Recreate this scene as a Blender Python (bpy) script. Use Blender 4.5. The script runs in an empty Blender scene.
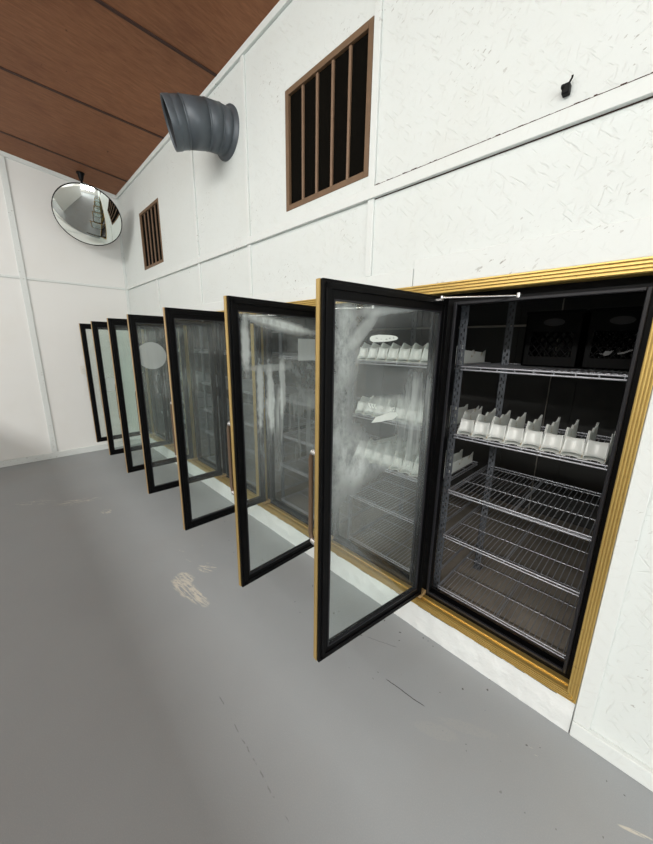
import bpy, bmesh, math, random
from mathutils import Vector, Matrix
random.seed(7)
S = bpy.context.scene
COL = S.collection
PI = math.pi
# ------------------------------------------------------------------ camera
cam_d = bpy.data.cameras.new('camera'); cam = bpy.data.objects.new('camera', cam_d); COL.objects.link(cam)
F_PX = 329.7876
cam_d.sensor_fit = 'HORIZONTAL'; cam_d.sensor_width = 36.0; cam_d.lens = F_PX * 36.0 / 653.0
cam_d.clip_start = 0.05; cam_d.clip_end = 100
_r = Vector((0.698588, 0.715378, 0.0145)); _u = Vector((-0.173813, 0.150006, 0.973287)); _f = Vector((-0.694093, 0.682446, -0.229134))
M4 = Matrix(((_r.x, _u.x, -_f.x, 0.0), (_r.y, _u.y, -_f.y, -1.5202), (_r.z, _u.z, -_f.z, 1.6028), (0, 0, 0, 1)))
cam.matrix_world = M4
S.camera = cam
# ------------------------------------------------------------------ world, lights, exposure
W = bpy.data.worlds.new('daylight'); S.world = W; W.use_nodes = True
bg = W.node_tree.nodes['Background']; bg.inputs[0].default_value = (0.93, 0.98, 1.0, 1); bg.inputs[1].default_value = 2.4
def area(name, loc, rot, sx, sy, power, col=(1, 1, 1)):
    l = bpy.data.lights.new(name, 'AREA'); l.shape = 'RECTANGLE'; l.size = sx; l.size_y = sy; l.energy = power; l.color = col
    o = bpy.data.objects.new(name, l); COL.objects.link(o); o.location = loc; o.rotation_euler = rot
    return o
area('fluorescent_lamp', (0.4, -6.0, 4.15), (math.radians(25), 0, 0), 8.0, 0.22, 560, (1.0, 0.985, 0.95))
area('fluorescent_lamp', (-2.0, -1.85, 3.72), (0, 0, 0), 6.0, 0.3, 44, (1.0, 0.99, 0.96))
area('window_daylight', (6.3, -3.3, 1.8), (0, math.radians(90), 0), 2.0, 5.0, 380, (0.95, 1.0, 1.0))
S.view_settings.view_transform = 'Standard'; S.view_settings.look = 'None'
S.view_settings.gamma = 1.0; S.view_settings.use_curve_mapping = False
S.view_settings.exposure = -0.16
S.cycles.transparent_max_bounces = 64; S.cycles.max_bounces = 10; S.cycles.diffuse_bounces = 5; S.cycles.glossy_bounces = 5
S.cycles.use_denoising = True

# ------------------------------------------------------------------ materials
def mat(name):
    m = bpy.data.materials.new(name); m.use_nodes = True
    nt = m.node_tree
    return m, nt, nt.nodes['Principled BSDF']
def simple(name, col, rough=0.5, metal=0.0, spec=0.5, var=0.0, scale=20, bump=0.0):
    m, nt, b = mat(name)
    b.inputs['Base Color'].default_value = (*col, 1); b.inputs['Roughness'].default_value = rough
    b.inputs['Metallic'].default_value = metal; b.inputs['Specular IOR Level'].default_value = spec
    if var or bump:
        tc = nt.nodes.new('ShaderNodeTexCoord'); n = nt.nodes.new('ShaderNodeTexNoise'); n.inputs['Scale'].default_value = scale; n.inputs['Detail'].default_value = 5
        nt.links.new(tc.outputs['Object'], n.inputs['Vector'])
        if var:
            mx = nt.nodes.new('ShaderNodeMix'); mx.data_type = 'RGBA'
            mx.inputs[6].default_value = (*[c * (1 - var) for c in col], 1); mx.inputs[7].default_value = (*[min(1, c * (1 + var)) for c in col], 1)
            nt.links.new(n.outputs['Fac'], mx.inputs[0]); nt.links.new(mx.outputs[2], b.inputs['Base Color'])
        if bump:
            bp = nt.nodes.new('ShaderNodeBump'); bp.inputs['Strength'].default_value = bump; bp.inputs['Distance'].default_value = 0.012 if bump >= 1 else 0.004
            nt.links.new(n.outputs['Fac'], bp.inputs['Height']); nt.links.new(bp.outputs[0], b.inputs['Normal'])
    return m
class G:
    """small node helper"""
    def __init__(s, nt): s.nt = nt
    def n(s, t, **k):
        nd = s.nt.nodes.new(t)
        for a, v in k.items(): setattr(nd, a, v)
        return nd
    def put(s, sock, v):
        if isinstance(v, bpy.types.NodeSocket): s.nt.links.new(v, sock)
        elif isinstance(v, (tuple, list)): sock.default_value = v
        else: sock.default_value = v
    def math(s, op, a, b=None, c=None, clamp=False):
        nd = s.n('ShaderNodeMath', operation=op); nd.use_clamp = clamp
        s.put(nd.inputs[0], a)
        if b is not None: s.put(nd.inputs[1], b)
        if c is not None: s.put(nd.inputs[2], c)
        return nd.outputs[0]
    def noise(s, vec, scale, detail=4, rough=0.5, dist=0.0):
        nd = s.n('ShaderNodeTexNoise'); s.put(nd.inputs['Vector'], vec); nd.inputs['Scale'].default_value = scale
        nd.inputs['Detail'].default_value = detail; nd.inputs['Roughness'].default_value = rough; nd.inputs['Distortion'].default_value = dist
        return nd.outputs['Fac']
    def mapping(s, vec, loc=(0, 0, 0), rot=(0, 0, 0), sc=(1, 1, 1)):
        nd = s.n('ShaderNodeMapping'); s.put(nd.inputs[0], vec); nd.inputs[1].default_value = loc; nd.inputs[2].default_value = rot; nd.inputs[3].default_value = sc
        return nd.outputs[0]
    def step(s, v, lo, hi):
        nd = s.n('ShaderNodeMapRange', interpolation_type='SMOOTHSTEP'); s.put(nd.inputs[0], v)
        nd.inputs[1].default_value = lo; nd.inputs[2].default_value = hi
        return nd.outputs[0]
    def mixc(s, f, a, b):
        nd = s.n('ShaderNodeMix', data_type='RGBA'); s.put(nd.inputs[0], f); s.put(nd.inputs[6], a); s.put(nd.inputs[7], b)
        return nd.outputs[2]
    def ell(s, x, y, cx, cy, rx, ry, ang=0.0, jit=None, amt=0.0, lo=1.15, hi=0.75):
        """soft ellipse mask: 1 inside, 0 outside"""
        dx = s.math('SUBTRACT', x, cx); dy = s.math('SUBTRACT', y, cy)
        ca, sa = math.cos(ang), math.sin(ang)
        a = s.math('DIVIDE', s.math('ADD', s.math('MULTIPLY', dx, ca), s.math('MULTIPLY', dy, sa)), rx)
        b = s.math('DIVIDE', s.math('SUBTRACT', s.math('MULTIPLY', dy, ca), s.math('MULTIPLY', dx, sa)), ry)
        d = s.math('SQRT', s.math('ADD', s.math('MULTIPLY', a, a), s.math('MULTIPLY', b, b)))
        if jit is not None: d = s.math('ADD', d, s.math('MULTIPLY', s.math('SUBTRACT', jit, 0.5), amt))
        return s.step(d, lo, hi)

def wall_material(name, base=(0.665, 0.705, 0.69), chips=True, strength=0.55):
    m, nt, b = mat(name); g = G(nt)
    pos = g.n('ShaderNodeNewGeometry').outputs['Position']
    b.inputs['Roughness'].default_value = 0.55; b.inputs['Specular IOR Level'].default_value = 0.3
    h = None; flakes = None
    for ang, off in ((0.5, 0.0), (-0.75, 3.1), (1.35, 7.7)):
        v = g.mapping(g.mapping(pos, loc=(off, off, off), rot=(0.0, ang, 0.0)), sc=(16, 16, 85))
        f = g.step(g.noise(v, 1.0, 2, 0.5), 0.60, 0.74)
        flakes = f if flakes is None else g.math('MAXIMUM', flakes, f)
    fine = g.noise(pos, 160, 3)
    h = g.math('ADD', g.math('MULTIPLY', flakes, -0.8), g.math('MULTIPLY', fine, 0.5))
    bp = g.n('ShaderNodeBump'); bp.inputs['Strength'].default_value = strength; bp.inputs['Distance'].default_value = 0.003
    nt.links.new(h, bp.inputs['Height']); nt.links.new(bp.outputs[0], b.inputs['Normal'])
    dirt = g.step(g.noise(pos, 1.7, 4, 0.6), 0.45, 0.8)
    c = g.mixc(g.math('MULTIPLY', dirt, 0.35), (*base, 1), (base[0] * 0.93, base[1] * 0.91, base[2] * 0.87, 1))
    c = g.mixc(g.math('MULTIPLY', flakes, 0.10 if chips else 0.0), c, (0.5, 0.49, 0.46, 1))
    if chips:
        v = g.mapping(g.mapping(pos, rot=(0, 0.6, 0)), sc=(14, 14, 34))
        k = g.step(g.noise(v, 2.2, 3, 0.6), 0.635, 0.66)
        area_ = g.step(g.noise(pos, 2.3, 3), 0.50, 0.66)
        c = g.mixc(g.math('MULTIPLY', k, g.math('MULTIPLY', area_, 0.65)), c, (0.12, 0.09, 0.06, 1))
    nt.links.new(c, b.inputs['Base Color'])
    return m
WALL = wall_material('white_painted_board')
WALL_FAR = wall_material('white_painted_plaster', (0.76, 0.765, 0.745), False, 0.06)
TRIM = wall_material('white_painted_trim', (0.68, 0.715, 0.70), True, 0.2)
KICK = simple('white_crinkled_kick', (0.70, 0.725, 0.715), 0.45, var=0.08, scale=16, bump=1.0)
BLACK = simple('black_frame', (0.0022, 0.0022, 0.0025), 0.45, spec=0.10)
GASKET = simple('black_rubber', (0.012, 0.012, 0.014), 0.6, spec=0.3)
LIP = simple('dark_grey_lip', (0.016, 0.016, 0.019), 0.35, spec=0.3)
STEEL = simple('grey_slotted_steel', (0.11, 0.12, 0.135), 0.45, 0.3, var=0.15, scale=30)
WIRE = simple('grey_coated_wire', (0.36, 0.37, 0.40), 0.35, 0.5)
CHROME = simple('bright_metal', (0.75, 0.75, 0.75), 0.25, 0.9)
DUCT = simple('grey_sheet_metal', (0.085, 0.10, 0.115), 0.45, 0.25, var=0.12, scale=9)
DUCT_IN = simple('dark_duct_inside', (0.03, 0.032, 0.035), 0.7)
DARKPL = simple('black_plastic', (0.004, 0.004, 0.004), 0.5, spec=0.15)
VENTBACK = simple('dark_vent_cloth', (0.0035, 0.003, 0.002), 0.9, spec=0.05, var=0.4, scale=60)
VENTW = simple('brown_vent_wood', (0.15, 0.088, 0.045), 0.6, var=0.25, scale=25)
VENTS = simple('brown_vent_slat', (0.20, 0.125, 0.075), 0.55, var=0.2, scale=25)
CRATE = simple('black_crate_plastic', (0.002, 0.002, 0.002), 0.55, spec=0.08)
PAPER = simple('white_paper', (0.62, 0.67, 0.63), 0.7, var=0.05, scale=60)
INK = simple('grey_ink', (0.25, 0.28, 0.28), 0.7)
GREYMARK = simple('grey_print', (0.10, 0.10, 0.10), 0.7)
SWITCH = simple('white_switch_plastic', (0.72, 0.71, 0.66), 0.35)
COOLWALL = simple('dark_cooler_panel', (0.035, 0.035, 0.033), 0.7, var=0.3, scale=3)
COOLBEAM = simple('pale_cooler_ledge', (0.30, 0.28, 0.25), 0.6)
COOLFLOOR = simple('brown_grey_cooler_floor', (0.23, 0.205, 0.17), 0.75, var=0.35, scale=7)

def gold_material():
    m, nt, b = mat('gold_anodised'); g = G(nt)
    pos = g.n('ShaderNodeNewGeometry').outputs['Position']
    n = g.noise(g.mapping(pos, sc=(6, 6, 6)), 3, 5, 0.6)
    c = g.mixc(n, (0.60, 0.41, 0.12, 1), (0.68, 0.49, 0.17, 1))
    grime = g.step(g.noise(pos, 23, 4, 0.7), 0.62, 0.74)
    c = g.mixc(g.math('MULTIPLY', grime, 0.5), c, (0.22, 0.13, 0.04, 1))
    nt.links.new(c, b.inputs['Base Color'])
    b.inputs['Metallic'].default_value = 0.7; b.inputs['Roughness'].default_value = 0.33
    return m
GOLD = gold_material()
GOLD_EDGE = simple('gold_edge_strip', (0.56, 0.39, 0.14), 0.38, 0.6, var=0.12, scale=6)
HANDLE = simple('brown_handle', (0.10, 0.065, 0.04), 0.45)
TAN = simple('tan_anodised_edge', (0.50, 0.34, 0.16), 0.4, 0.4, var=0.15, scale=5)

def ceiling_material():
    m, nt, b = mat('brown_plywood'); g = G(nt)
    pos = g.n('ShaderNodeNewGeometry').outputs['Position']
    st = g.noise(g.mapping(pos, rot=(0, 0, 0.12), sc=(55, 9, 9)), 1.0, 6, 0.65, 0.4)
    blot = g.noise(pos, 2.2, 4, 0.6)
    c = g.mixc(st, (0.12, 0.045, 0.02, 1), (0.42, 0.185, 0.09, 1))
    c = g.mixc(g.math('MULTIPLY', g.step(blot, 0.5, 0.75), 0.45), c, (0.16, 0.058, 0.03, 1))
    k = g.step(g.noise(g.mapping(pos, rot=(0, 0, 0.9), sc=(7, 22, 9)), 1.0, 2), 0.755, 0.80)
    c = g.mixc(g.math('MULTIPLY', k, 0.6), c, (0.05, 0.02, 0.012, 1))
    nt.links.new(c, b.inputs['Base Color']); b.inputs['Roughness'].default_value = 0.6; b.inputs['Specular IOR Level'].default_value = 0.2
    bp = g.n('ShaderNodeBump'); bp.inputs['Strength'].default_value = 0.2; bp.inputs['Distance'].default_value = 0.003
    nt.links.new(st, bp.inputs['Height']); nt.links.new(bp.outputs[0], b.inputs['Normal'])
    return m
CEIL = ceiling_material()
SEAM = simple('dark_seam_strip', (0.045, 0.014, 0.007), 0.7)

def floor_material():
    m, nt, b = mat('grey_painted_concrete'); g = G(nt)
    pos = g.n('ShaderNodeNewGeometry').outputs['Position']
    sep = g.n('ShaderNodeSeparateXYZ'); nt.links.new(pos, sep.inputs[0]); x, y = sep.outputs[0], sep.outputs[1]
    big = g.noise(pos, 1.3, 5, 0.6); fine = g.noise(pos, 240, 2)
    c = g.mixc(big, (0.275, 0.292, 0.302, 1), (0.33, 0.35, 0.36, 1))
    c = g.mixc(g.math('MULTIPLY', g.step(fine, 0.45, 0.7), 0.18), c, (0.40, 0.41, 0.41, 1))
    warm = g.step(g.noise(pos, 0.9, 3), 0.5, 0.75)
    c = g.mixc(g.math('MULTIPLY', warm, 0.25), c, (0.29, 0.265, 0.23, 1))
    jit = g.noise(pos, 9, 4, 0.7)
    # pale scrapes where the paint has come off: streaks inside soft ellipses
    def scrape(cx, cy, rx, ry, ang, th, sc=(10, 70), strength=0.555):
        mk = g.ell(x, y, cx, cy, rx, ry, ang, jit, 1.0)
        v = g.mapping(g.mapping(pos, rot=(0, 0, -ang)), sc=(sc[0], sc[1], 1))
        s_ = g.step(g.noise(v, 1.0, 4, 0.7, 0.6), th, th + 0.05)
        return g.math('MULTIPLY', g.math('MULTIPLY', mk, s_), strength)
    chips = None
    for a in ((-1.97, -0.85, 0.20, 0.05, 0.16, 0.465), (-2.10, -0.835, 0.08, 0.06, 0.2, 0.46), (-2.10, -0.655, 0.07, 0.05, 0.5, 0.52), (-4.22, -1.46, 0.17, 0.06, 0.9, 0.55),
              (-3.98, -1.16, 0.20, 0.06, 1.2, 0.54), (-3.55, -1.0, 0.06, 0.04, 0.4, 0.50), (0.20, -0.21, 0.05, 0.006, 0.4, 0.42), (-0.15, -0.2, 0.25, 0.03, 0.3, 0.64), (-2.35, -0.62, 0.3, 0.2, 0.3, 0.66)):
        k = scrape(*a); chips = k if chips is None else g.math('MAXIMUM', chips, k)
    c = g.mixc(chips, c, (0.74, 0.68, 0.55, 1))
    for a in ((-0.42, -0.42, 0.09, 0.03, 0.5, 0.40), (-0.33, -0.31, 0.12, 0.025, 0.5, 0.42)):
        c = g.mixc(g.math('MULTIPLY', scrape(*a, (60, 90)), 0.22), c, (0.45, 0.43, 0.38, 1))
    # thin dark cracks and crumbs
    def line(x0, y0, x1, y1, w, amp=0.006):
        L = math.hypot(x1 - x0, y1 - y0); an = math.atan2(y1 - y0, x1 - x0)
        dx = g.math('SUBTRACT', x, x0); dy = g.math('SUBTRACT', y, y0)
        t = g.math('ADD', g.math('MULTIPLY', dx, math.cos(an)), g.math('MULTIPLY', dy, math.sin(an)))
        d = g.math('SUBTRACT', g.math('MULTIPLY', dy, math.cos(an)), g.math('MULTIPLY', dx, math.sin(an)))
        d = g.math('ABSOLUTE', g.math('ADD', d, g.math('MULTIPLY', g.math('SUBTRACT', jit, 0.5), amp)))
        return g.math('MULTIPLY', g.step(d, w, w * 0.4), g.math('MULTIPLY', g.step(t, 0.0, 0.02), g.step(t, L, L - 0.02)))
    c = g.mixc(g.math('MULTIPLY', line(-0.71, -0.392, -0.50, -0.366, 0.0028, 0.012), 0.9), c, (0.02, 0.02, 0.02, 1))
    dash = g.step(g.noise(pos, 30, 2), 0.45, 0.6)
    c = g.mixc(g.math('MULTIPLY', g.math('MULTIPLY', line(-1.2, -1.02, -0.6, -1.05, 0.003, 0.02), dash), 0.45), c, (0.07, 0.07, 0.07, 1))
    c = g.mixc(g.math('MULTIPLY', line(-0.93, -0.27, -0.76, -0.20, 0.003, 0.02), 0.4), c, (0.09, 0.09, 0.09, 1))
    crumbs = g.step(g.noise(pos, 34, 1), 0.755, 0.77)
    nearwall = g.step(y, -0.75, -0.05)
    c = g.mixc(g.math('MULTIPLY', g.math('MULTIPLY', crumbs, nearwall), 0.8), c, (0.03, 0.025, 0.02, 1))
    nt.links.new(c, b.inputs['Base Color'])
    b.inputs['Roughness'].default_value = 0.5; b.inputs['Specular IOR Level'].default_value = 0.35
    bp = g.n('ShaderNodeBump'); bp.inputs['Strength'].default_value = 0.12; bp.inputs['Distance'].default_value = 0.002
    nt.links.new(fine, bp.inputs['Height']); nt.links.new(bp.outputs[0], b.inputs['Normal'])
    return m
FLOOR = floor_material()

def plastic_material():
    m = bpy.data.materials.new('translucent_white_plastic'); m.use_nodes = True; nt = m.node_tree; g = G(nt)
    for n in list(nt.nodes): nt.nodes.remove(n)
    out = g.n('ShaderNodeOutputMaterial'); d = g.n('ShaderNodeBsdfDiffuse'); t = g.n('ShaderNodeBsdfTranslucent'); tr = g.n('ShaderNodeBsdfTransparent'); gl = g.n('ShaderNodeBsdfGlossy')
    pos = g.n('ShaderNodeTexCoord').outputs['Object']
    c = g.mixc(g.step(g.noise(pos, 22, 4, 0.6), 0.62, 0.72), (0.93, 0.95, 0.93, 1), (0.6, 0.5, 0.35, 1))
    nt.links.new(c, d.inputs[0]); nt.links.new(c, t.inputs[0]); tr.inputs[0].default_value = (0.95, 0.97, 0.95, 1); gl.inputs['Roughness'].default_value = 0.3
    def mx(f, a, b):
        n = g.n('ShaderNodeMixShader'); n.inputs[0].default_value = f; nt.links.new(a, n.inputs[1]); nt.links.new(b, n.inputs[2]); return n.outputs[0]
    s = mx(0.5, d.outputs[0], t.outputs[0]); s = mx(0.06, s, gl.outputs[0]); s = mx(0.12, s, tr.outputs[0])
    nt.links.new(s, out.inputs[0])
    return m
PLASTIC = plastic_material()

def glass_material(name, blobs, haze=0.08, streak=0.3, tint=(0.955, 0.985, 0.972)):
    """clear pane with dried white residue, pale patches and a painted reflection; u = distance from the hinge, z = height (object coordinates)"""
    m = bpy.data.materials.new(name); m.use_nodes = True; nt = m.node_tree; g = G(nt)
    for n in list(nt.nodes): nt.nodes.remove(n)
    out = g.n('ShaderNodeOutputMaterial')
    obj = g.n('ShaderNodeTexCoord').outputs['Object']
    sep = g.n('ShaderNodeSeparateXYZ'); nt.links.new(obj, sep.inputs[0]); u, z = sep.outputs[0], sep.outputs[2]
    jit = g.noise(g.mapping(obj, sc=(1.0, 1.0, 0.6)), 17, 7, 0.72); drip = g.noise(g.mapping(obj, sc=(26, 26, 1.6)), 1.0, 4, 0.6, 0.3)
    film = haze
    for (cu, cz, ru, rz, ang, st, amt, kind) in blobs:
        k = g.ell(u, z, cu, cz, ru, rz, ang, jit, amt, *((1.3, 0.5) if kind != 'painted_glare' else (1.04, 0.96)))
        if kind == 'rect':  # sharp-edged pale rectangle painted on the pane
            k = g.math('MULTIPLY', g.step(g.math('ABSOLUTE', g.math('SUBTRACT', u, cu)), ru + 0.004, ru - 0.004), g.step(g.math('ABSOLUTE', g.math('SUBTRACT', z, cz)), rz + 0.006, rz - 0.004))
        if kind == 'drip': k = g.math('MULTIPLY', k, g.step(drip, 0.38, 0.66))
        if kind == 'cloud': k = g.math('MULTIPLY', k, g.step(jit, 0.25, 0.75))
        if kind == 'clear': film = g.math('MULTIPLY', film, g.math('SUBTRACT', 1.0, g.math('MULTIPLY', k, st)))
        else: film = g.math('ADD', film, g.math('MULTIPLY', k, st))
    film = g.math('MULTIPLY', film, g.math('ADD', 1.0 - streak * 0.5, g.math('MULTIPLY', drip, streak)), clamp=True)
    tr = g.n('ShaderNodeBsdfTransparent'); tr.inputs[0].default_value = (*tint, 1)
    gl = g.n('ShaderNodeBsdfGlossy'); gl.inputs['Roughness'].default_value = 0.02; gl.inputs[0].default_value = (0.9, 0.95, 0.93, 1)
    fr = g.n('ShaderNodeFresnel'); fr.inputs[0].default_value = 1.5
    front = g.math('SUBTRACT', 1.0, g.n('ShaderNodeNewGeometry').outputs['Backfacing'])     # reflection, residue and painted patches sit on the outer face only
    film = g.math('MULTIPLY', film, front); refl = g.math('MULTIPLY', fr.outputs[0], front)
    df = g.n('ShaderNodeBsdfDiffuse'); df.inputs[0].default_value = (0.74, 0.80, 0.79, 1)
    tl = g.n('ShaderNodeBsdfTranslucent'); tl.inputs[0].default_value = (0.74, 0.80, 0.79, 1)
    wm = g.n('ShaderNodeMixShader'); wm.inputs[0].default_value = 0.4; nt.links.new(df.outputs[0], wm.inputs[1]); nt.links.new(tl.outputs[0], wm.inputs[2])
    a = g.n('ShaderNodeMixShader'); nt.links.new(refl, a.inputs[0]); nt.links.new(tr.outputs[0], a.inputs[1]); nt.links.new(gl.outputs[0], a.inputs[2])
    b = g.n('ShaderNodeMixShader'); nt.links.new(film, b.inputs[0]); nt.links.new(a.outputs[0], b.inputs[1]); nt.links.new(wm.outputs[0], b.inputs[2])
    nt.links.new(b.outputs[0], out.inputs[0])
    return m

def mirror_material():
    m, nt, b = mat('mirror_face'); b.inputs['Base Color'].default_value = (0.86, 0.90, 0.87, 1); b.inputs['Metallic'].default_value = 1.0; b.inputs['Roughness'].default_value = 0.03
    return m
MIRROR = mirror_material()

# ------------------------------------------------------------------ mesh helpers
class MB:
    def __init__(s): s.v = []; s.f = []; s.sm = []
    def add(s, vs, fs, smooth=False):
        o = len(s.v); s.v += [tuple(v) for v in vs]
        for f in fs: s.f.append(tuple(i + o for i in f)); s.sm.append(smooth)
    def box(s, x0, x1, y0, y1, z0, z1):
        vs = [(x, y, z) for z in (z0, z1) for y in (y0, y1) for x in (x0, x1)]
        s.add(vs, [(0, 2, 3, 1), (4, 5, 7, 6), (0, 1, 5, 4), (2, 6, 7, 3), (0, 4, 6, 2), (1, 3, 7, 5)])
        return s
    def tube(s, pts, r, n=6, cap=True, smooth=True):
        """sweep a circle (radius number or list) along points"""
        pts = [Vector(p) for p in pts]; R = r if isinstance(r, (list, tuple)) else [r] * len(pts)
        rings = []; prev = None
        for i, p in enumerate(pts):
            t = (pts[min(i + 1, len(pts) - 1)] - pts[max(i - 1, 0)]).normalized()
            a = Vector((0, 0, 1)) if abs(t.z) < 0.9 else Vector((1, 0, 0))
            if prev is not None: a = prev
            b = t.cross(a).normalized(); a = b.cross(t).normalized(); prev = a
            rings.append([p + (a * math.cos(2 * PI * k / n) + b * math.sin(2 * PI * k / n)) * R[i] for k in range(n)])
        vs = [v for rg in rings for v in rg]; fs = []
        for i in range(len(pts) - 1):
            for k in range(n):
                fs.append((i * n + k, i * n + (k + 1) % n, (i + 1) * n + (k + 1) % n, (i + 1) * n + k))
        s.add(vs, fs, smooth)
        if cap:
            s.add(rings[0], [tuple(range(n))]); s.add(rings[-1], [tuple(reversed(range(n)))])
        return s
    def prism(s, poly, axis, a, b):
        """extrude a 2-D polygon along an axis between a and b"""
        def P(q, t): return {'x': (t, q[0], q[1]), 'y': (q[0], t, q[1]), 'z': (q[0], q[1], t)}[axis]
        n = len(poly); vs = [P(q, a) for q in poly] + [P(q, b) for q in poly]
        fs = [tuple(range(n))[::-1], tuple(range(n, 2 * n))] + [(i, (i + 1) % n, n + (i + 1) % n, n + i) for i in range(n)]
        s.add(vs, fs); return s
    def build(s, name, m, parent=None, bevel=0.0, loc=None):
        me = bpy.data.meshes.new(name); me.from_pydata(s.v, [], s.f); me.update()
        bm = bmesh.new(); bm.from_mesh(me); bmesh.ops.recalc_face_normals(bm, faces=bm.faces[:]); bm.to_mesh(me); bm.free()
        for p, f in zip(me.polygons, s.sm): p.use_smooth = f
        me.materials.append(m)
        o = bpy.data.objects.new(name, me); COL.objects.link(o)
        if parent: o.parent = parent
        if loc: o.location = loc
        if bevel:
            bv = o.modifiers.new('bevel', 'BEVEL'); bv.width = bevel; bv.segments = 2; bv.limit_method = 'ANGLE'
        return o
def struct(name, mb, m, bevel=0.0):
    o = mb.build(name, m, None, bevel); o['kind'] = 'structure'; return o
def thing(name, label, cat, loc=(0, 0, 0), rotz=0.0, group=None):
    o = bpy.data.objects.new(name, None); o.empty_display_size = 0.1; COL.objects.link(o)
    o.location = loc; o.rotation_euler = (0, 0, rotz); o['label'] = label; o['category'] = cat
    if group: o['group'] = group
    return o
def dup(root, loc, rotz=0.0, label=None, group=None):
    r = root.copy(); COL.objects.link(r); r.location = loc; r.rotation_euler = (0, 0, rotz)
    if label: r['label'] = label
    if group: r['group'] = group
    for ch in list(root.children):
        c = ch.copy(); COL.objects.link(c); c.parent = r
        for gch in ch.children:
            d = gch.copy(); COL.objects.link(d); d.parent = c
    return r

# ------------------------------------------------------------------ room shell
XF = -5.778; XR = 6.0; YL = -7.5; SL = 0.12; CZ = 3.572
def cz(y): return CZ - SL * y
def plate(us, vs, hole, P, depth):
    """wall plate with rectangular holes: us, vs are cuts, hole(u, v) says which cells are open; P(u, v, d) maps to space"""
    mb = MB(); nu, nv = len(us) - 1, len(vs) - 1
    op = [[hole((us[i] + us[i + 1]) / 2, (vs[j] + vs[j + 1]) / 2) for j in range(nv)] for i in range(nu)]
    for i in range(nu):
        for j in range(nv):
            if op[i][j]: continue
            a, b, c, d = us[i], us[i + 1], vs[j], vs[j + 1]
            for dd in (0, depth): mb.add([P(a, c, dd), P(b, c, dd), P(b, d, dd), P(a, d, dd)], [(0, 1, 2, 3)])
            for (di, dj, q) in ((-1, 0, ((a, c), (a, d))), (1, 0, ((b, c), (b, d))), (0, -1, ((a, c), (b, c))), (0, 1, ((a, d), (b, d)))):
                ii, jj = i + di, j + dj
                if not (0 <= ii < nu and 0 <= jj < nv) or op[ii][jj]:
                    (p, q_), (r_, s_) = q
                    mb.add([P(p, q_, 0), P(r_, s_, 0), P(r_, s_, depth), P(p, q_, depth)], [(0, 1, 2, 3)])
    return mb
UNITS = ((-2.387, -0.024), (-3.915, -2.393), (-5.47, -3.921))
Z0, Z1 = 0.157, 1.885
VENTS_POS = ((-1.955, -1.262, 2.458, 3.125), (-4.925, -4.245, 2.497, 3.148))
DUCT_C = (-2.68, 3.17)
def wall_hole(x, z):
    if -5.47 < x < -0.024 and Z0 < z < Z1: return True
    return any(a < x < b and c < z < d for a, b, c, d in VENTS_POS)
xs = sorted({XF, XR, -5.47, -0.024, *[q for v in VENTS_POS for q in v[:2]]}); zs = sorted({0.0, Z0, Z1, cz(0), *[q for v in VENTS_POS for q in v[2:]]})
struct('wall_right', plate(xs, zs, wall_hole, lambda a, b, d: (a, d, b), 0.10), WALL)
struct('wall_far', MB().prism([(YL, 0), (0.1, 0), (0.1, cz(0.1)), (YL, cz(YL))], 'x', XF - 0.1, XF), WALL_FAR)
struct('wall_left', MB().prism([(XF, 0), (XR, 0), (XR, cz(YL)), (XF, cz(YL))], 'y', YL - 0.1, YL), WALL_FAR)
# rear wall with shop windows, behind the camera
WINS = ((-5.6, -4.2), (-4.0, -2.6), (-2.4, -1.0))
us = sorted({YL, 0.0, *[q for w in WINS for q in w]}); vs = [0.0, 0.9, 2.5, 3.4]
struct('wall_rear', plate(us, vs, lambda a, b: 0.9 < b < 2.5 and any(w[0] < a < w[1] for w in WINS), lambda a, b, d: (XR + d, a, b), 0.15), WALL_FAR)
struct('wall_gable', MB().prism([(YL, 3.4), (0, 3.4), (0, cz(0)), (YL, cz(YL))], 'x', XR, XR + 0.15), WALL_FAR)
for i, w in enumerate(WINS):
    mb = MB()
    for a in (w[0], (w[0] + w[1]) / 2 - 0.025, w[1] - 0.05): mb.box(XR + 0.04, XR + 0.1, a, a + 0.05, 0.9, 2.5)
    for b in (0.9, 1.68, 2.45): mb.box(XR + 0.045, XR + 0.095, w[0], w[1], b, b + 0.05)
    struct('window_%d' % (i + 1), mb, BLACK)
struct('floor', MB().box(XF - 0.1, XR + 0.15, YL - 0.1, 0.1, -0.12, 0.0), FLOOR)
T = 0.1
struct('ceiling', MB().prism([(YL - 0.1, cz(YL - 0.1)), (0.1, cz(0.1)), (0.1, cz(0.1) + T), (YL - 0.1, cz(YL - 0.1) + T)], 'x', XF - 0.1, XR + 0.15), CEIL)
# added unseen wall, there only to cast the shadow edge on the floor
struct('wall_shade_caster', MB().box(-4.6, 2.2, -4.1, -4.0, 0.0, 2.48), WALL_FAR)
tn = [0]
def trim(mb, m=None, bevel=0.003):
    tn[0] += 1
    return struct('trim_%d' % tn[0], mb, m or TRIM, bevel)
for x, k in ((-5.19, 0.07), (-3.89, 0.20), (-2.77, 0.127), (-1.56, 0.1), (-0.36, 0.1), (0.85, 0.1), (2.05, 0.1)):      # dark ceiling seams
    mb = MB(); mb.prism([(YL, cz(YL) + 0.004), (-0.005, cz(0) + 0.004), (-0.005, cz(0) - 0.006), (YL, cz(YL) - 0.006)], 'x', x - 0.013, x + 0.013)
    mb.v = [(v[0] + k * v[1], v[1], v[2]) for v in mb.v]
    trim(mb, SEAM, 0)
trim(MB().prism([(XF, cz(0) - 0.045), (XR, cz(0) - 0.045), (XR, cz(0) + 0.0), (XF, cz(0) + 0.0)], 'y', -0.02, 0.0))
trim(MB().box(XF, XR, -0.022, 0.0, 2.340, 2.392))               # band along the wall
trim(MB().box(-1.21, XR, -0.003, 0.0, 2.3365, 2.340), SEAM, 0)
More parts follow.
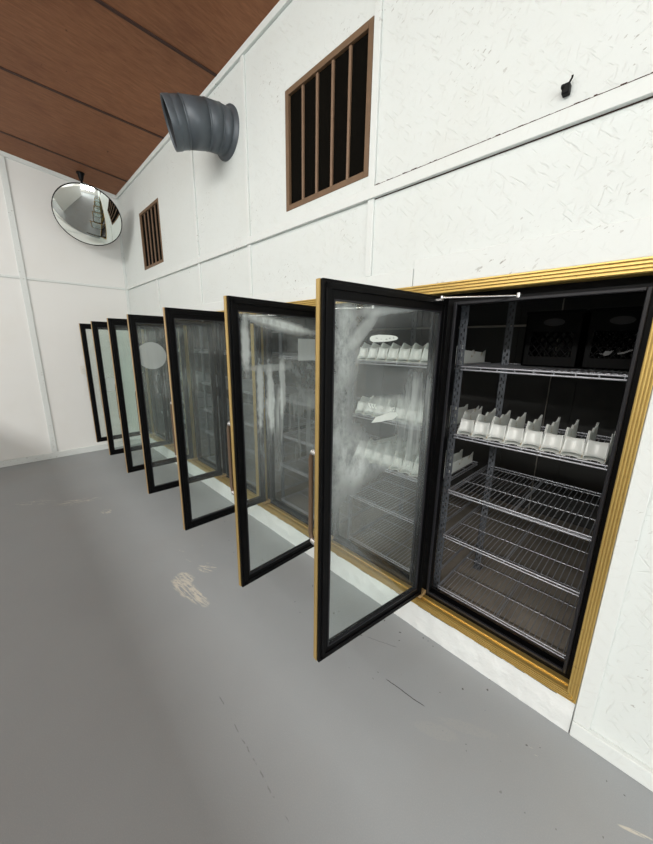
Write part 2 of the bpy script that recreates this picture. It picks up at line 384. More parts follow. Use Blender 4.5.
mbc = MB(); rc = random.Random(5); x = -1.20                     # ragged open joint along the top of the band
while x < 1.2:
    dx = rc.uniform(0.004, 0.018); h = rc.uniform(0.0005, 0.0016) + (0.002 if rc.random() < 0.12 else 0); z = 2.3918 + rc.uniform(-0.0008, 0.0008)
    mbc.box(x, x + dx + 0.001, -0.0225, 0.0, z, z + h)
    x += dx
trim(mbc, SEAM, 0)
for x in (-1.232, -2.42, -3.32, -4.50):                         # vertical battens
    if x > -4: trim(MB().box(x - 0.02, x + 0.02, -0.014, 0.0, 2.392, cz(0) - 0.045))
    trim(MB().box(x - 0.02, x + 0.02, -0.012, 0.0, 1.965, 2.345))
trim(MB().box(-5.47, -0.95, -0.010, 0.0, Z1, 1.968)); trim(MB().box(-0.945, 1.6, -0.012, 0.0, Z1 + 0.0, 2.005))
trim(MB().box(-0.022, 0.034, -0.016, 0.0, 0.075, Z1))            # batten right of the coolers
struct('baseboard_right', MB().box(-0.022, XR, -0.024, 0.0, 0.0, 0.075), TRIM, 0.004)
mbk = MB(); n = 90; xa, xb = -5.47, -0.026                       # crinkled kick board under the coolers
rnd = random.Random(3)
top = [(xa + (xb - xa) * i / n, Z0 - 0.002 - abs(rnd.gauss(0, 0.003))) for i in range(n + 1)]
vs = []; fs = []
for i, (x, z) in enumerate(top):
    d = rnd.uniform(0, 0.006)
    vs += [(x, -0.016 - rnd.uniform(0, 0.004), 0.0), (x, -0.012 - d, z * 0.55), (x, -0.006, z), (x, 0.02, z)]
for i in range(n):
    for k in range(3): a = i * 4 + k; fs.append((a, a + 4, a + 5, a + 1))
mbk.add(vs, fs); struct('baseboard_cooler', mbk, KICK)
mbg = MB(); rg = random.Random(11); x = -5.46                      # dirt caught between gold frame and kick board
while x < -0.04:
    dx = rg.uniform(0.01, 0.06)
    if rg.random() < 0.6: mbg.box(x, x + dx, -0.0165, -0.008, Z0 - rg.uniform(0.001, 0.006), Z0 - 0.0005)
    x += dx
trim(mbg, simple('brown_dirt', (0.07, 0.045, 0.02), 0.9), 0)
# far wall trims
trim(MB().box(XF, XF + 0.018, -1.185, -1.125, 0.086, cz(-1.125) - 0.05), None)
trim(MB().box(XF, XF + 0.012, YL, -0.03, 2.335, 2.365)); trim(MB().box(XF, XF + 0.014, -0.035, 0.0, 0.086, cz(0) - 0.05))
trim(MB().prism([(YL, cz(YL)), (0, cz(0)), (0, cz(0) - 0.05), (YL, cz(YL) - 0.05)], 'x', XF, XF + 0.016))
trim(MB().box(XF, XF + 0.018, -2.45, -2.39, 0.086, cz(-2.39) - 0.05))
struct('baseboard_far', MB().box(XF, XF + 0.022, YL, -0.03, 0.0, 0.085), TRIM, 0.004)

# ------------------------------------------------------------------ walk-in cooler behind the doors
CB = 1.75; CF = 0.15
def cooler_shell():
    mb = MB().box(-5.5, 0.25, CB, CB + 0.05, CF, 2.3)
    for k in range(12): mb.box(-5.2 + k * 0.47, -5.2 + k * 0.47 + 0.012, CB - 0.006, CB, CF, 2.3)
    struct('wall_cooler_back', mb, COOLWALL)
    struct('wall_cooler_end', MB().box(0.25, 0.30, 0.1, CB + 0.05, CF, 2.3), COOLWALL); struct('wall_cooler_far', MB().box(-5.55, -5.5, 0.1, CB + 0.05, CF, 2.3), COOLWALL)
    struct('ceiling_cooler', MB().box(-5.55, 0.30, 0.1, CB + 0.05, 2.3, 2.35), COOLWALL)
    struct('floor_cooler', MB().box(-5.55, 0.30, 0.055, CB + 0.05, CF - 0.1, CF), COOLFLOOR)
    trim(MB().box(-5.5, 0.25, CB - 0.05, CB, 1.775, 1.79), COOLBEAM, 0)
cooler_shell()
trim(MB().box(-0.668, -0.660, CB - 0.012, CB, CF, 2.3), COOLBEAM, 0)

# ------------------------------------------------------------------ shelving racks inside
RW = 0.645
def upright(mb, x, y, z0, z1, side):
    """slotted angle post: a face with two staggered rows of slots and a side flange"""
    w = 0.040
    for a, b in ((0, 0.010), (0.017, 0.023), (0.030, 0.040)): mb.box(x + a, x + b, y, y + 0.003, z0, z1)
    z = z0; p = 0.04
    while z < z1:
        mb.box(x + 0.010, x + 0.017, y, y + 0.003, z, min(z1, z + 0.023)); mb.box(x + 0.023, x + 0.030, y, y + 0.003, min(z1, z + p / 2), min(z1, z + p / 2 + 0.023))
        z += p
    mb.box(x if side < 0 else x + w - 0.003, x + 0.003 if side < 0 else x + w, y, y + 0.035, z0, z1)
    mb.box(x - 0.004, x + w + 0.004, y - 0.004, y + 0.04, z0, z0 + 0.006)
SH_Y0, SH_Y1 = 0.15, 0.72
def wire_shelf(w=RW, d=SH_Y1 - SH_Y0):
    mb = MB()
    for z in (0.0, -0.015): mb.tube([(0, 0, z), (w, 0, z)], 0.0042)
    for k in range(9): mb.tube([(0.02 + k * (w - 0.04) / 8, 0, 0.0), (0.02 + k * (w - 0.04) / 8, 0, -0.015)], 0.0028, 5)
    mb.tube([(0, d, 0), (w, d, 0)], 0.004); mb.tube([(0, d, -0.015), (w, d, -0.015)], 0.0035)
    for x in (0.0, w): mb.tube([(x, 0, 0), (x, d, 0)], 0.0042); mb.tube([(x, 0, -0.015), (x, d, -0.015)], 0.0038)
    for y in (d * 0.36, d * 0.7): mb.tube([(0, y, -0.006), (w, y, -0.006)], 0.0032)
    mb.tube([(w * 0.5, 0, -0.007), (w * 0.5, d, -0.007)], 0.0042)
    for k in range(1, 27): mb.tube([(w * k / 27, 0.0, 0.0), (w * k / 27, d, 0.0)], 0.0021, 5)
    return mb
SHELF_Z = (1.503, 1.147, 0.830, 0.555, 0.215)
def make_rack(label, right=True, rear_right=True):
    t = thing('shelving_rack', label, 'shelf', (0, 0, CF), 0, 'wire shelving racks behind the glass doors')
    posts = [(-0.048, SH_Y0 + 0.035, -1), (0.05, SH_Y1 - 0.16 if rear_right else SH_Y1 + 0.006, -1)]
    if right: posts += [(RW + 0.045, SH_Y0 + 0.035, 1)]
    if rear_right: posts += [(RW + 0.045, SH_Y1 - 0.16, 1)]
    for x, y, s in posts:
        mb = MB(); upright(mb, x, y, 0.0, 1.86 - CF if y < 0.3 else 2.0 - CF, s); mb.build('upright', STEEL, t)
    for z in SHELF_Z: wire_shelf().build('wire_shelf', WIRE, t, loc=(0, SH_Y0, z - CF))
    return t
HX = (-0.78, -1.53, -2.325, -3.14, -3.855, -4.628, -5.38)
RACKX = [h + (0.05 if i != 1 else 0.088) for i, h in enumerate(HX)]
rack = make_rack('grey wire shelving rack in the nearest, fully open cooler bay'); rack.location = (RACKX[0], 0, CF)
LBL = (None, 'grey wire shelving rack seen through the nearest streaky glass door', 'grey wire shelving rack seen through the second nearest glass door', 'grey wire shelving rack seen through the third nearest glass door',
       'grey wire shelving rack seen through the fourth nearest glass door', 'grey wire shelving rack behind the third glass door from the far wall', 'grey wire shelving rack at the far end of the coolers')
rack2 = make_rack(LBL[1], False, False); rack2.location = (RACKX[1], 0, CF)
for i in range(2, 7): dup(rack2, (RACKX[i], 0, CF), 0, LBL[i])

# ------------------------------------------------------------------ cooler door units
DW, DZ0, DZ1 = 0.7085, 0.2355, 1.818
ANG = (-8.0, 1.1, -0.2, -1.9, 0.2, 0.1, 0.9)
P_ = {}
# (u from hinge, z, ru, rz, angle, strength, wobble, kind)
GL = [
 glass_material('glass_pane_a', [(0.63, 1.38, 0.07, 0.50, 0.0, 0.42, 0.8, 'cloud'), (0.58, 1.60, 0.07, 0.14, -0.15, 0.34, 0.8, 'cloud'), (0.25, 1.765, 0.30, 0.026, -0.16, 0.36, 0.5, 'soft'), (0.52, 1.72, 0.14, 0.05, 0.0, 0.30, 0.6, 'cloud'),
    (0.51, 1.655, 0.10, 0.028, -0.76, 0.30, 0.5, 'soft'), (0.53, 1.14, 0.085, 0.15, 0.0, 0.42, 0.8, 'cloud'), (0.42, 1.11, 0.16, 0.08, -0.2, 0.26, 0.8, 'cloud'), (0.15, 1.29, 0.14, 0.22, 0.0, 0.34, 0.8, 'drip'), (0.30, 1.35, 0.20, 0.045, 0.1, 0.26, 0.6, 'cloud'),
    (0.38, 1.18, 0.40, 0.52, 0, 0.17, 0.5, 'soft'), (0.26, 1.60, 0.22, 0.10, -0.1, 0.7, 0.4, 'clear'), (0.30, 0.45, 0.5, 0.25, 0.0, 0.5, 0.4, 'clear')], 0.08),
 glass_material('glass_pane_b', [(0.40, 1.70, 0.26, 0.036, 0.15, 0.75, 1.6, 'cloud'), (0.40, 1.705, 0.24, 0.02, 0.15, 0.35, 0.9, 'soft'), (0.618, 1.59, 0.024, 0.15, 0.0, 0.65, 1.6, 'soft'), (0.54, 1.33, 0.022, 0.16, 0.0, 0.5, 2.2, 'soft'), (0.475, 1.31, 0.026, 0.19, 0.0, 0.6, 2.2, 'soft'), (0.39, 1.36, 0.024, 0.17, 0.0, 0.5, 2.2, 'soft'), (0.43, 1.22, 0.12, 0.16, 0.0, 0.4, 0.8, 'drip'),
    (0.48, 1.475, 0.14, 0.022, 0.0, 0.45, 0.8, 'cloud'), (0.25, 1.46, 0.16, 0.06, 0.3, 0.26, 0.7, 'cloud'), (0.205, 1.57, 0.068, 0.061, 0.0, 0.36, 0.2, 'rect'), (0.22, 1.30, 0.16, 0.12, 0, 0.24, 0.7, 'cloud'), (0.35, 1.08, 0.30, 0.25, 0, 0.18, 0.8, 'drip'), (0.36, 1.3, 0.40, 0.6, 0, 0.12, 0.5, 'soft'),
    (0.33, 0.5, 0.3, 0.15, 0.3, 0.12, 0.9, 'cloud'), (0.45, 1.59, 0.13, 0.065, 0.0, 0.6, 0.4, 'clear')], 0.07),
 glass_material('glass_pane_c', [(0.40, 1.62, 0.18, 0.10, 0.0, 0.18, 0.9, 'cloud'), (0.36, 1.25, 0.3, 0.4, 0.0, 0.05, 0.8, 'drip')], 0.08),
 glass_material('glass_pane_d', [(0.56, 1.485, 0.118, 0.115, 0.0, 0.50, 0.05, 'painted_glare'), (0.5, 1.66, 0.25, 0.04, -0.2, 0.28, 0.9, 'cloud'), (0.4, 1.24, 0.3, 0.16, 0.0, 0.30, 0.8, 'drip')], 0.08),  # the sharp oval is a reflection painted into the pane colour
 glass_material('glass_pane_e', [(0.45, 1.5, 0.25, 0.2, 0.6, 0.16, 0.9, 'cloud')], 0.10),
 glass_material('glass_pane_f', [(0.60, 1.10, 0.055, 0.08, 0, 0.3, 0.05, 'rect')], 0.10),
 glass_material('glass_pane_g', [(0.4, 1.2, 0.3, 0.5, 0, 0.08, 0.9, 'cloud')], 0.06)]
DL = ('glass door with white streaky film and a torn white sticker', 'glass door with a white arch of film and drips near the top', 'glass door with faint grey film, third nearest', 'glass door with a pale oval patch near the top',
      'hazy glass door, third from the far wall', 'hazy glass door with a small pale square patch', 'clear glass door standing farthest away')

def make_door(i, unit):
    a = math.radians(ANG[i]); rz = math.atan2(-math.cos(a), math.sin(a))
    st, rt, rb = 0.048, 0.062, 0.056; h = DZ1 - DZ0
    mb = MB()
    mb.box(0, st, 0, 0.03, 0, h); mb.box(DW - st, DW, 0, 0.03, 0, h); mb.box(st, DW - st, 0, 0.03, 0, rb); mb.box(st, DW - st, 0, 0.03, h - rt, h)
    # raised inner lip and outer step so the rails are not flat boards
    q = 0.012
    for (x0, x1, z0, z1) in ((q, q + 0.02, q, h - q), (DW - q - 0.02, DW - q, q, h - q), (q, DW - q, q, q + 0.02), (q, DW - q, h - q - 0.02, h - q)): mb.box(x0, x1, 0.03, 0.036, z0, z1)
    d = mb.build('door', BLACK, unit, 0.0015, loc=(HX[i] - unit.location.x, -0.006 - unit.location.y, DZ0 - unit.location.z)); d.rotation_euler = (0, 0, rz); d['label'] = DL[i]
    gp = MB().box(st - 0.008, DW - st + 0.008, 0.010, 0.020, rb - 0.008, h - rt + 0.008)
    for k, v in enumerate(gp.v): gp.v[k] = (v[0], v[1], v[2] + DZ0)
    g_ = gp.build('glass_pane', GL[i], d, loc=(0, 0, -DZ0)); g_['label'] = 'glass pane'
    sp = MB()
    for (x0, x1, z0, z1) in ((st, st + 0.006, rb, h - rt), (DW - st - 0.006, DW - st, rb, h - rt), (st, DW - st, rb, rb + 0.006), (st, DW - st, h - rt - 0.006, h - rt)): sp.box(x0, x1, 0.021, 0.031, z0, z1)
    sp.build('glazing_bead', LIP, d)
    e = MB().box(DW, DW + 0.004, -0.004, 0.016, 0, h).box(DW - st + 0.016, DW + 0.004, -0.005, -0.0005, 0, h).box(0, st - 0.016, -0.005, -0.0005, 0, h).box(st - 0.016, DW - st + 0.016, -0.005, -0.0005, 0, rb - 0.016).box(st - 0.016, DW - st + 0.016, -0.005, -0.0005, h - rt + 0.016, h)
    e = e.build('edge_trim', GOLD_EDGE if i < 2 else TAN, d); e['label'] = 'gold edge trim'
    u0 = DW - 0.012; z0, z1 = 0.80 - DZ0, 1.19 - DZ0
    hd = MB(); hd.tube([(u0, -0.006, z0), (u0, -0.045, z0 + 0.004), (u0, -0.055, z0 + 0.03), (u0, -0.055, z1 - 0.03), (u0, -0.045, z1 - 0.004), (u0, -0.006, z1)], 0.010, 8)
    hd = hd.build('handle', HANDLE, d)
    for z in (z0, z1): MB().tube([(u0, -0.0055, z), (u0, -0.042, z)], 0.0125, 10).build('handle_mount', CHROME, d)
    return d
def make_unit(k, bays, label):
    x0, x1 = UNITS[k]; L = Vector(((x0 + x1) / 2, 0.0, Z0))
    t = thing('glass_door_cooler', label, 'display cooler', L, 0, 'walk-in cooler door units along the wall')
    def bld(mb, name, m, bevel=0.0):
        mb.v = [(v[0] - L.x, v[1] - L.y, v[2] - L.z) for v in mb.v]
        return mb.build(name, m, t, bevel)
    g = 0.036; mb = MB(); y0, y1 = -0.010, 0.052
    mb.box(x0, x0 + g, y0, y1, Z0, Z1); mb.box(x1 - g, x1, y0, y1, Z0, Z1); mb.box(x0 + g, x1 - g, y0, y1, Z0, Z0 + g); mb.box(x0 + g, x1 - g, y0, y1, Z1 - 0.046, Z1)
    for q in (0.0, 0.0095, 0.019, 0.0285):       # ribs on the face of the extrusion
        w = 0.0055
        mb.box(x0 + q, x0 + q + w, y0 - 0.008, y0, Z0 + q, Z1 - q); mb.box(x1 - q - w, x1 - q, y0 - 0.008, y0, Z0 + q, Z1 - q)
        mb.box(x0 + q, x1 - q, y0 - 0.008, y0, Z0 + q, Z0 + q + w); mb.box(x0 + q, x1 - q, y0 - 0.008, y0, Z1 - q * 1.3 - w * 1.3, Z1 - q * 1.3)
    mb.box(x0 + g, x1 - g, 0.018, 0.030, Z0 + g, Z0 + g + 0.006)
    bld(mb, 'gold_frame', GOLD, 0.0012)['label'] = 'ribbed gold outer frame'
    # black inner frame with one opening per door
    ops = [(HX[i] + 0.045, HX[i] + (0.688 if i == 0 else 0.668)) for i in bays]; zo0, zo1 = 0.232, 1.79
    mb = MB(); xs_ = [x0 + 0.01] + [q for o in sorted(ops) for q in o] + [x1 - 0.01]
    for j in range(0, len(xs_), 2): mb.box(xs_[j], xs_[j + 1], 0.052, 0.085, Z0 + 0.005, Z1 - 0.005)
    mb.box(x0 + 0.01, x1 - 0.01, 0.0525, 0.0845, zo1, Z1 - 0.005); mb.box(x0 + 0.01, x1 - 0.01, 0.0525, 0.0845, Z0 + 0.005, zo0)
    bld(mb, 'inner_frame', BLACK)
    for (a, b) in ops:
        mb = MB(); w = 0.014
        mb.box(a - w, a, 0.040, 0.052, zo0 - w, zo1 + w); mb.box(b, b + w, 0.040, 0.052, zo0 - w, zo1 + w); mb.box(a, b, 0.040, 0.052, zo1, zo1 + w); mb.box(a, b, 0.040, 0.052, zo0 - w, zo0)
        bld(mb, 'opening_lip', LIP, 0.003)
    for i in bays:
        make_door(i, t)
        h = HX[i]; mb = MB()
        mb.box(h - 0.014, h + 0.03, -0.018, 0.045, DZ0 - 0.026, DZ0 - 0.004).tube([(h + 0.008, -0.006, DZ0 - 0.02), (h + 0.008, -0.006, DZ0 + 0.012)], 0.007, 8)
        bld(mb, 'hinge_bracket', TAN, 0.003)
        mb = MB(); z = DZ1 - 0.012; ca = math.radians(ANG[i])
        p0 = Vector((h + 0.045, -0.11, z)); p1 = Vector((h + 0.30, 0.046, z + 0.004))
        mb.tube([p0, p1], 0.0035, 6).tube([p1 + Vector((0, 0, -0.008)), p1 + Vector((0, 0, 0.01))], 0.008, 8).tube([p0 + Vector((0, 0, -0.012)), p0 + Vector((0, 0, 0.008))], 0.006, 8)
        mb.box(h + 0.012, h + 0.05, -0.118, -0.10, z - 0.012, z - 0.004)
        bld(mb, 'hold_open_rod', CHROME)
    return t
make_unit(0, (0, 1, 2), 'nearest gold framed walk-in cooler front with three open glass doors, set in white wall')
make_unit(1, (3, 4), 'middle gold framed cooler front with two open glass doors, between the other cooler fronts')
make_unit(2, (5, 6), 'farthest gold framed cooler front with two open glass doors, near the far white wall')

# stickers and marks stuck on the nearest door
door_a = [o for o in bpy.data.objects if o.name.startswith('door') and o.get('label') == DL[0]][0]
def on_glass(name, poly, m, door, y=0.0207, t=0.0006, label=None):
    mb = MB().prism([(u, z - DZ0) for u, z in poly], 'y', y, y + t); o = mb.build(name, m, door)
    if label: o['label'] = label
    return o
ov = [(0.468, 1.637), (0.43, 1.643), (0.36, 1.643), (0.33, 1.640), (0.314, 1.633), (0.325, 1.625), (0.36, 1.619), (0.42, 1.615), (0.458, 1.614), (0.475, 1.621), (0.476, 1.63)]
on_glass('sticker', ov, PAPER, door_a, label='long white peeling sticker')
for k, (cu, czz, w, hh) in enumerate(((0.44, 1.629, 0.012, 0.004), (0.415, 1.626, 0.006, 0.004), (0.385, 1.626, 0.012, 0.005), (0.366, 1.630, 0.010, 0.006), (0.344, 1.632, 0.008, 0.006))):
    on_glass('sticker_print', [(cu - w / 2, czz - hh / 2), (cu + w / 2, czz - hh / 2 + 0.002), (cu + w / 2 - 0.003, czz + hh / 2), (cu - w / 2 + 0.002, czz + hh / 2)], INK, door_a, 0.0213)
on_glass('torn_sticker', [(0.447, 1.288), (0.432, 1.300), (0.424, 1.308), (0.38, 1.315), (0.335, 1.321), (0.298, 1.316), (0.288, 1.303), (0.30, 1.294), (0.32, 1.286), (0.36, 1.287), (0.393, 1.285)], PAPER, door_a, label='torn white sticker scrap')
def stroke(mb_pts, w=0.003):
    (a, b), (c, d) = mb_pts; L = math.hypot(c - a, d - b); nx, nz = -(d - b) / L * w / 2, (c - a) / L * w / 2
    return [(a + nx, b + nz), (c + nx, d + nz), (c - nx, d - nz), (a - nx, b - nz)]
mb = MB()
for u_, zt in ((0.462, 1.374), (0.446, 1.370), (0.430, 1.366)):
    for sgm in (((u_ + 0.006, zt), (u_ - 0.005, zt - 0.020)), ((u_ - 0.004, zt - 0.002), (u_ + 0.003, zt - 0.010)), ((u_ - 0.005, zt - 0.020), (u_ - 0.010, zt - 0.018))): mb.prism([(u, z - DZ0) for u, z in stroke(sgm)], 'y', 0.0207, 0.0213)
mb.build('white_marks', PAPER, door_a)

# ------------------------------------------------------------------ bottle lanes on the shelves
def make_lane(label, d=0.30, tail=0.112):
    t = thing('bottle_lane', label, 'shelf organizer', (0, 0, 0), 0, 'white bottle lanes in the open bay')
    w = 0.074
    fl = MB(); N = 10
    arc = [(w / 2 + 0.022 * math.cos(PI - PI * k / N), 0.022 * math.sin(PI * k / N)) for k in range(N + 1)]
    fl.prism([(0, 0)] + arc + [(w, 0), (w, d), (0, d)], 'z', 0.0, 0.003); fl.build('lane_floor', PLASTIC, t)
    prof = [(0.0, 0.0), (-0.002, 0.012), (0.070, 0.112), (0.12, 0.098), (0.16, 0.088), (0.19, 0.104), (0.23, min(0.094, tail)), (d - 0.04, tail - 0.014), (d, tail), (d, 0.0)]
    for x in (0.0, w - 0.0025): MB().prism(prof, 'x', x, x + 0.0025).build('divider', PLASTIC, t)
    fr = MB(); vs = []; fs = []; N = 10                          # concave front stop, its top edge dipping in the middle
    for k in range(N + 1):
        q = k / N; x = 0.0025 + (w - 0.005) * q; c = math.sin(PI * q)
        for z in range(5):
            zz = 0.014 + (0.082 - 0.007 * c - 0.014) * z / 4; vs.append((x, 0.004 + 0.55 * zz * 0.55 + 0.020 * c, zz))
    for k in range(N):
        for z in range(4): a = k * 5 + z; fs.append((a, a + 5, a + 6, a + 1))
    fr.add(vs, fs, True); fo = fr.build('front_stop', PLASTIC, t); sd = fo.modifiers.new('thick', 'SOLIDIFY'); sd.thickness = 0.002
    return t
ORD = ('leftmost', 'second from left', 'third from left', 'fourth from left', 'fifth from left', 'third from right', 'second from right', 'rightmost')
x0 = RACKX[0] + 0.012; pw = 0.0765
lane = make_lane('leftmost white plastic bottle lane on the second shelf of the open bay'); lane.location = (x0, SH_Y0 + 0.006, SHELF_Z[1] + 0.0045)
for k in range(1, 8):
    dup(lane, (x0 + k * pw, SH_Y0 + 0.006, SHELF_Z[1] + 0.0045), 0, '%s white plastic bottle lane on the second shelf of the open bay' % ORD[k])
deep = None
for si, nm, grp in ((0, 'top shelf', 'bottle lanes on the top shelf behind the nearest glass door'), (1, 'second shelf', 'bottle lanes on the second shelf behind the nearest glass door'), (2, 'third shelf', 'bottle lanes on the third shelf behind the nearest glass door')):
    for k in range(8):
        lb = '%s cloudy white bottle lane on the %s behind the nearest glass door' % (ORD[k], nm); at = (RACKX[1] + 0.012 + k * pw, SH_Y0 + 0.006, SHELF_Z[si] + 0.0045)
        if deep is None: deep = make_lane(lb, 0.53, 0.075); deep.location = at; deep['group'] = grp
        else: dup(deep, at, 0, lb, grp)

# ------------------------------------------------------------------ black milk crates on the top shelf
def make_crate(label):
    t = thing('milk_crate', label, 'crate', (0, 0, 0), 0, 'black crates on the top shelf of the open bay')
    w, d, h, th = 0.245, 0.20, 0.275, 0.008
    def side(L):
        """lattice panel in u,z"""
        mb = MB(); us = sorted({0, L}); 
        mb.box(0, L, 0, th, 0, 0.05); mb.box(0, L, 0, th, h - 0.10, h); mb.box(0, 0.03, 0, th, 0.05, h - 0.10); mb.box(L - 0.03, L, 0, th, 0.05, h - 0.10)
        n = 5; z0, z1 = 0.05, h - 0.10; sw = (L - 0.06) / n
        for k in range(-2, n + 2):
            for sg in (1, -1):
                a, b = 0.03 + k * sw, 0.03 + (k + 2.6) * sw
                pts = [(a, z0), (b, z1)] if sg > 0 else [(a, z1), (b, z0)]
                (p, q), (r_, s_) = pts
                lo, hi = 0.03, L - 0.03
                if r_ < lo or p > hi: continue
                def cut(u): return q + (s_ - q) * (u - p) / (r_ - p)
                p2, r2 = max(p, lo), min(r_, hi)
                mb.tube([(p2, th / 2, cut(p2)), (r2, th / 2, cut(r2))], 0.0045, 4)
        return mb
    b = MB()
    def put(m_, f):
        m_.v = [f(v) for v in m_.v]; o = len(b.v); b.v += m_.v; b.f += [tuple(i + o for i in q) for q in m_.f]; b.sm += m_.sm
    put(side(w), lambda v: v); put(side(w), lambda v: (v[0], d - v[1], v[2])); put(side(d), lambda v: (v[1], v[0], v[2])); put(side(d), lambda v: (w - v[1], v[0], v[2]))
    b.box(0, w, 0, d, 0, 0.006); b.box(-0.004, w + 0.004, -0.004, 0.0, h - 0.015, h); b.box(-0.004, w + 0.004, d, d + 0.004, h - 0.015, h)
    b.build('crate_body', CRATE, t)
    ov = MB(); N = 20
    ov.prism([(w * 0.5 + 0.045 * math.cos(2 * PI * k / N), h - 0.055 + 0.018 * math.sin(2 * PI * k / N)) for k in range(N)], 'y', -0.003, 0.0); ov.build('oval_plate', LIP, t)
    return t
cz_ = SHELF_Z[0] + 0.0045
c1 = make_crate('black lattice milk crate, left one on the top shelf of the open bay'); c1.location = (-0.560, 0.50, cz_)
c2 = dup(c1, (-0.300, 0.50, cz_), 0, 'black lattice milk crate with pale scuffed mark, right one on the top shelf')
mk = MB()
mk.prism([(0.055, 0.072), (0.08, 0.072), (0.085, 0.085), (0.10, 0.083), (0.115, 0.088), (0.10, 0.066), (0.085, 0.062), (0.078, 0.068)], 'y', -0.004, -0.0005); mk.prism([(0.13, 0.07), (0.15, 0.073), (0.18, 0.09), (0.178, 0.094), (0.15, 0.082), (0.128, 0.076)], 'y', -0.004, -0.0005)
mk.build('scuff_mark', GREYMARK, c2)

# ------------------------------------------------------------------ wall vents
def make_vent(v, label, nb):
    a, b, c, d = v; w, h = b - a, d - c
    t = thing('wall_vent', label, 'vent', (a, 0.0, c), 0, 'brown slatted vents high on the wall')
    MB().box(0.006, w - 0.006, 0.016, 0.024, 0.006, h - 0.006).build('vent_screen', VENTBACK, t)
    fw_ = 0.032; f = MB()
    f.box(0, fw_, -0.004, 0.03, 0, h).box(w - fw_, w, -0.004, 0.03, 0, h).box(fw_, w - fw_, -0.004, 0.03, 0, fw_).box(fw_, w - fw_, -0.004, 0.03, h - fw_, h)
    f.build('vent_frame', VENTW, t, 0.003)
    for k in range(1, nb): x = fw_ + (w - 2 * fw_) * k / nb; MB().box(x - 0.008, x + 0.008, 0.006, 0.016, fw_, h - fw_).build('slat', VENTS, t)
    return t
make_vent(VENTS_POS[0], 'large brown wooden vent with four upright slats, nearer one high on white wall', 5)
make_vent(VENTS_POS[1], 'farther dark brown slatted vent high on white wall, beside the convex mirror', 5)

# ------------------------------------------------------------------ duct elbow
def make_duct():
    t = thing('duct_elbow', 'grey sheet metal duct elbow sticking out of the white wall below the brown ceiling', 'duct', (DUCT_C[0], 0, DUCT_C[1]))
    R = 0.152; th, ph = math.radians(22), math.radians(16)
    d1 = Vector((0, -1, 0)); d2 = Vector((-math.sin(th) * math.cos(ph), -math.cos(th) * math.cos(ph), -math.sin(ph)))
    p = [Vector((0, -0.004, 0)), Vector((0, -0.09, 0))]
    N = 3; dirs = []
    for k in range(1, N + 1):
        d = d1.lerp(d2, k / N).normalized(); dirs.append(d)
    joints = [p[-1]]
    seg = (0.085, 0.15, 0.10)
    for d, L in zip(dirs, seg): joints.append(joints[-1] + d * L)
    pts = [p[0]] + joints; n = 40
    ax = [d1] + [(d1)] + dirs
    def ring(c, d, r):
        a = Vector((1, 0, 0)); b = d.cross(a).normalized(); a = b.cross(d).normalized()
        return [c + (a * math.cos(2 * PI * k / n) + b * math.sin(2 * PI * k / n)) * r for k in range(n)]
    def loft(rings):
        mb = MB(); vs = [v for r_ in rings for v in r_]; fs = []
        for i in range(len(rings) - 1):
            for k in range(n): fs.append((i * n + k, i * n + (k + 1) % n, (i + 1) * n + (k + 1) % n, (i + 1) * n + k))
        mb.add(vs, fs, True); return mb
    jd = [d1] + [(a + b).normalized() for a, b in zip([d1] + dirs[:-1], dirs)] + [dirs[-1]]
    for i in range(len(pts) - 1):
        r0 = R * (1.0 + 0.004 * (i % 2))
        mb = loft([ring(pts[i], jd[i], r0), ring(pts[i + 1], jd[i + 1], r0)])
        o = mb.build('duct_segment', DUCT, t); s = o.modifiers.new('thick', 'SOLIDIFY'); s.thickness = 0.003
    for i in range(1, len(pts) - 1):
        c, d = pts[i], jd[i]
        mb = loft([ring(c - d * 0.006, d, R * 1.003), ring(c - d * 0.003, d, R * 1.016), ring(c + d * 0.003, d, R * 1.016), ring(c + d * 0.006, d, R * 1.003)])
        mb.build('seam_bead', DUCT, t)
    e, d = pts[-1], jd[-1]
    loft([ring(e - d * 0.045, d, R * 1.004), ring(e - d * 0.042, d, R * 1.025), ring(e - d * 0.002, d, R * 1.03), ring(e + d * 0.004, d, R * 1.02), ring(e + d * 0.004, d, R * 0.985), ring(e - d * 0.04, d, R * 0.975)]).build('end_collar', DUCT, t)
    loft([ring(e - d * 0.01, d, R * 0.972)] + [ring(c, dd, R * 0.972) for c, dd in zip(pts[-2::-1], jd[-2::-1])]).build('duct_lining', DUCT_IN, t)
    loft([ring(Vector((0, -0.03, 0)), d1, R * 1.0), ring(Vector((0, -0.012, 0)), d1, R * 1.05), ring(Vector((0, -0.010, 0)), d1, R * 1.17), ring(Vector((0, 0.0, 0)), d1, R * 1.17)]).build('wall_flange', DUCT, t)
make_duct()

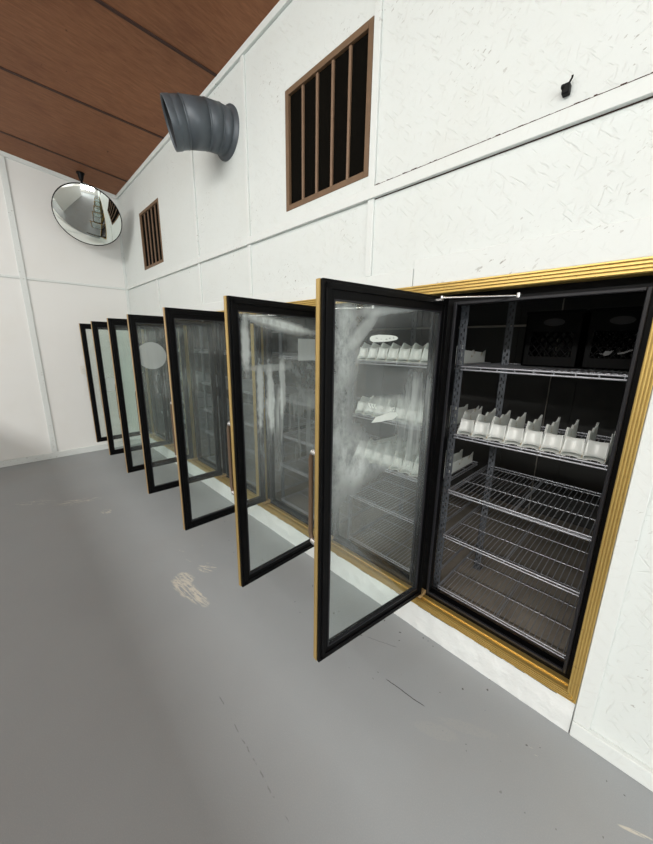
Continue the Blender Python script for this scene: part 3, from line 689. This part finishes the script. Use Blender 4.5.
# ------------------------------------------------------------------ convex mirror in the far corner
def make_mirror():
    c = Vector((-5.227, -0.481, 3.073))
    t = thing('convex_mirror', 'round convex security mirror hung from the brown ceiling in the far corner', 'mirror', c)
    n_ = (Vector((0, -1.52, 1.6)) - c).normalized() + Vector((0.04, -0.10, -0.55)); n_.normalize()
    rot = n_.to_track_quat('Z', 'Y').to_matrix()
    R = 0.345; D = 0.085; K = 48; L = 12
    def lathe(prof, smooth=True):
        mb = MB(); vs = []; fs = []
        for (r_, z) in prof:
            for k in range(K): vs.append(rot @ Vector((r_ * math.cos(2 * PI * k / K), r_ * math.sin(2 * PI * k / K), z)))
        for i in range(len(prof) - 1):
            for k in range(K): fs.append((i * K + k, i * K + (k + 1) % K, (i + 1) * K + (k + 1) % K, (i + 1) * K + k))
        mb.add(vs, fs, smooth); return mb
    Rs = (R * R + D * D) / (2 * D)
    prof = []
    for i in range(L * 2 + 1):
        r_ = R * (1 - i / (L * 2)) + 1e-4; prof.append((r_, math.sqrt(Rs * Rs - r_ * r_) - (Rs - D)))
    lathe(prof).build('mirror_face', MIRROR, t)
    lathe([(R - 0.004, 0.004), (R + 0.003, 0.006), (R + 0.004, 0.0), (R + 0.004, -0.012), (R - 0.01, -0.014), (0.02, -0.03), (0.001, -0.03)]).build('mirror_rim', DARKPL, t)
    b = rot @ Vector((0, 0, -0.03)); tp = Vector((-5.50, -0.452, cz(-0.452))) - c
    mb = MB(); mb.tube([b, b + (tp - b) * 0.35 + Vector((-0.03, 0, 0)), tp + Vector((0, 0, -0.06)), tp], 0.012, 8); mb.tube([tp + Vector((0, 0, -0.012)), tp + Vector((0, 0, 0.0))], 0.045, 16); mb.tube([tp + Vector((0, 0, -0.085)), tp + Vector((0, 0, -0.012))], [0.02, 0.035], 12)
    mb.build('ceiling_bracket', DARKPL, t)
make_mirror()

# ------------------------------------------------------------------ small wall items
t = thing('light_switch', 'small white switch plate on far white wall beside the farthest glass door', 'light switch', (XF, -0.685, 1.14))
MB().box(0, 0.007, -0.038, 0.038, 0, 0.118).build('switch_plate', SWITCH, t, 0.003)
MB().box(0.007, 0.014, -0.008, 0.008, 0.045, 0.073).build('toggle', SWITCH, t, 0.002); MB().box(0.0068, 0.008, -0.009, 0.009, 0.042, 0.076).build('toggle_slot', INK, t)
t = thing('cable_stub', 'small black plug with cut cable end on upper white wall above the open bay', 'plug', (-0.402, 0, 2.452))
b = MB().box(-0.011, 0.011, -0.026, 0.0, -0.016, 0.014); b.box(-0.014, -0.004, -0.03, -0.006, 0.0, 0.012); b.build('plug_body', DARKPL, t, 0.003)
MB().tube([(0.004, -0.014, 0.012), (0.008, -0.016, 0.018), (0.013, -0.018, 0.024), (0.014, -0.019, 0.031)], 0.0032, 6).build('cable_end', DARKPL, t)
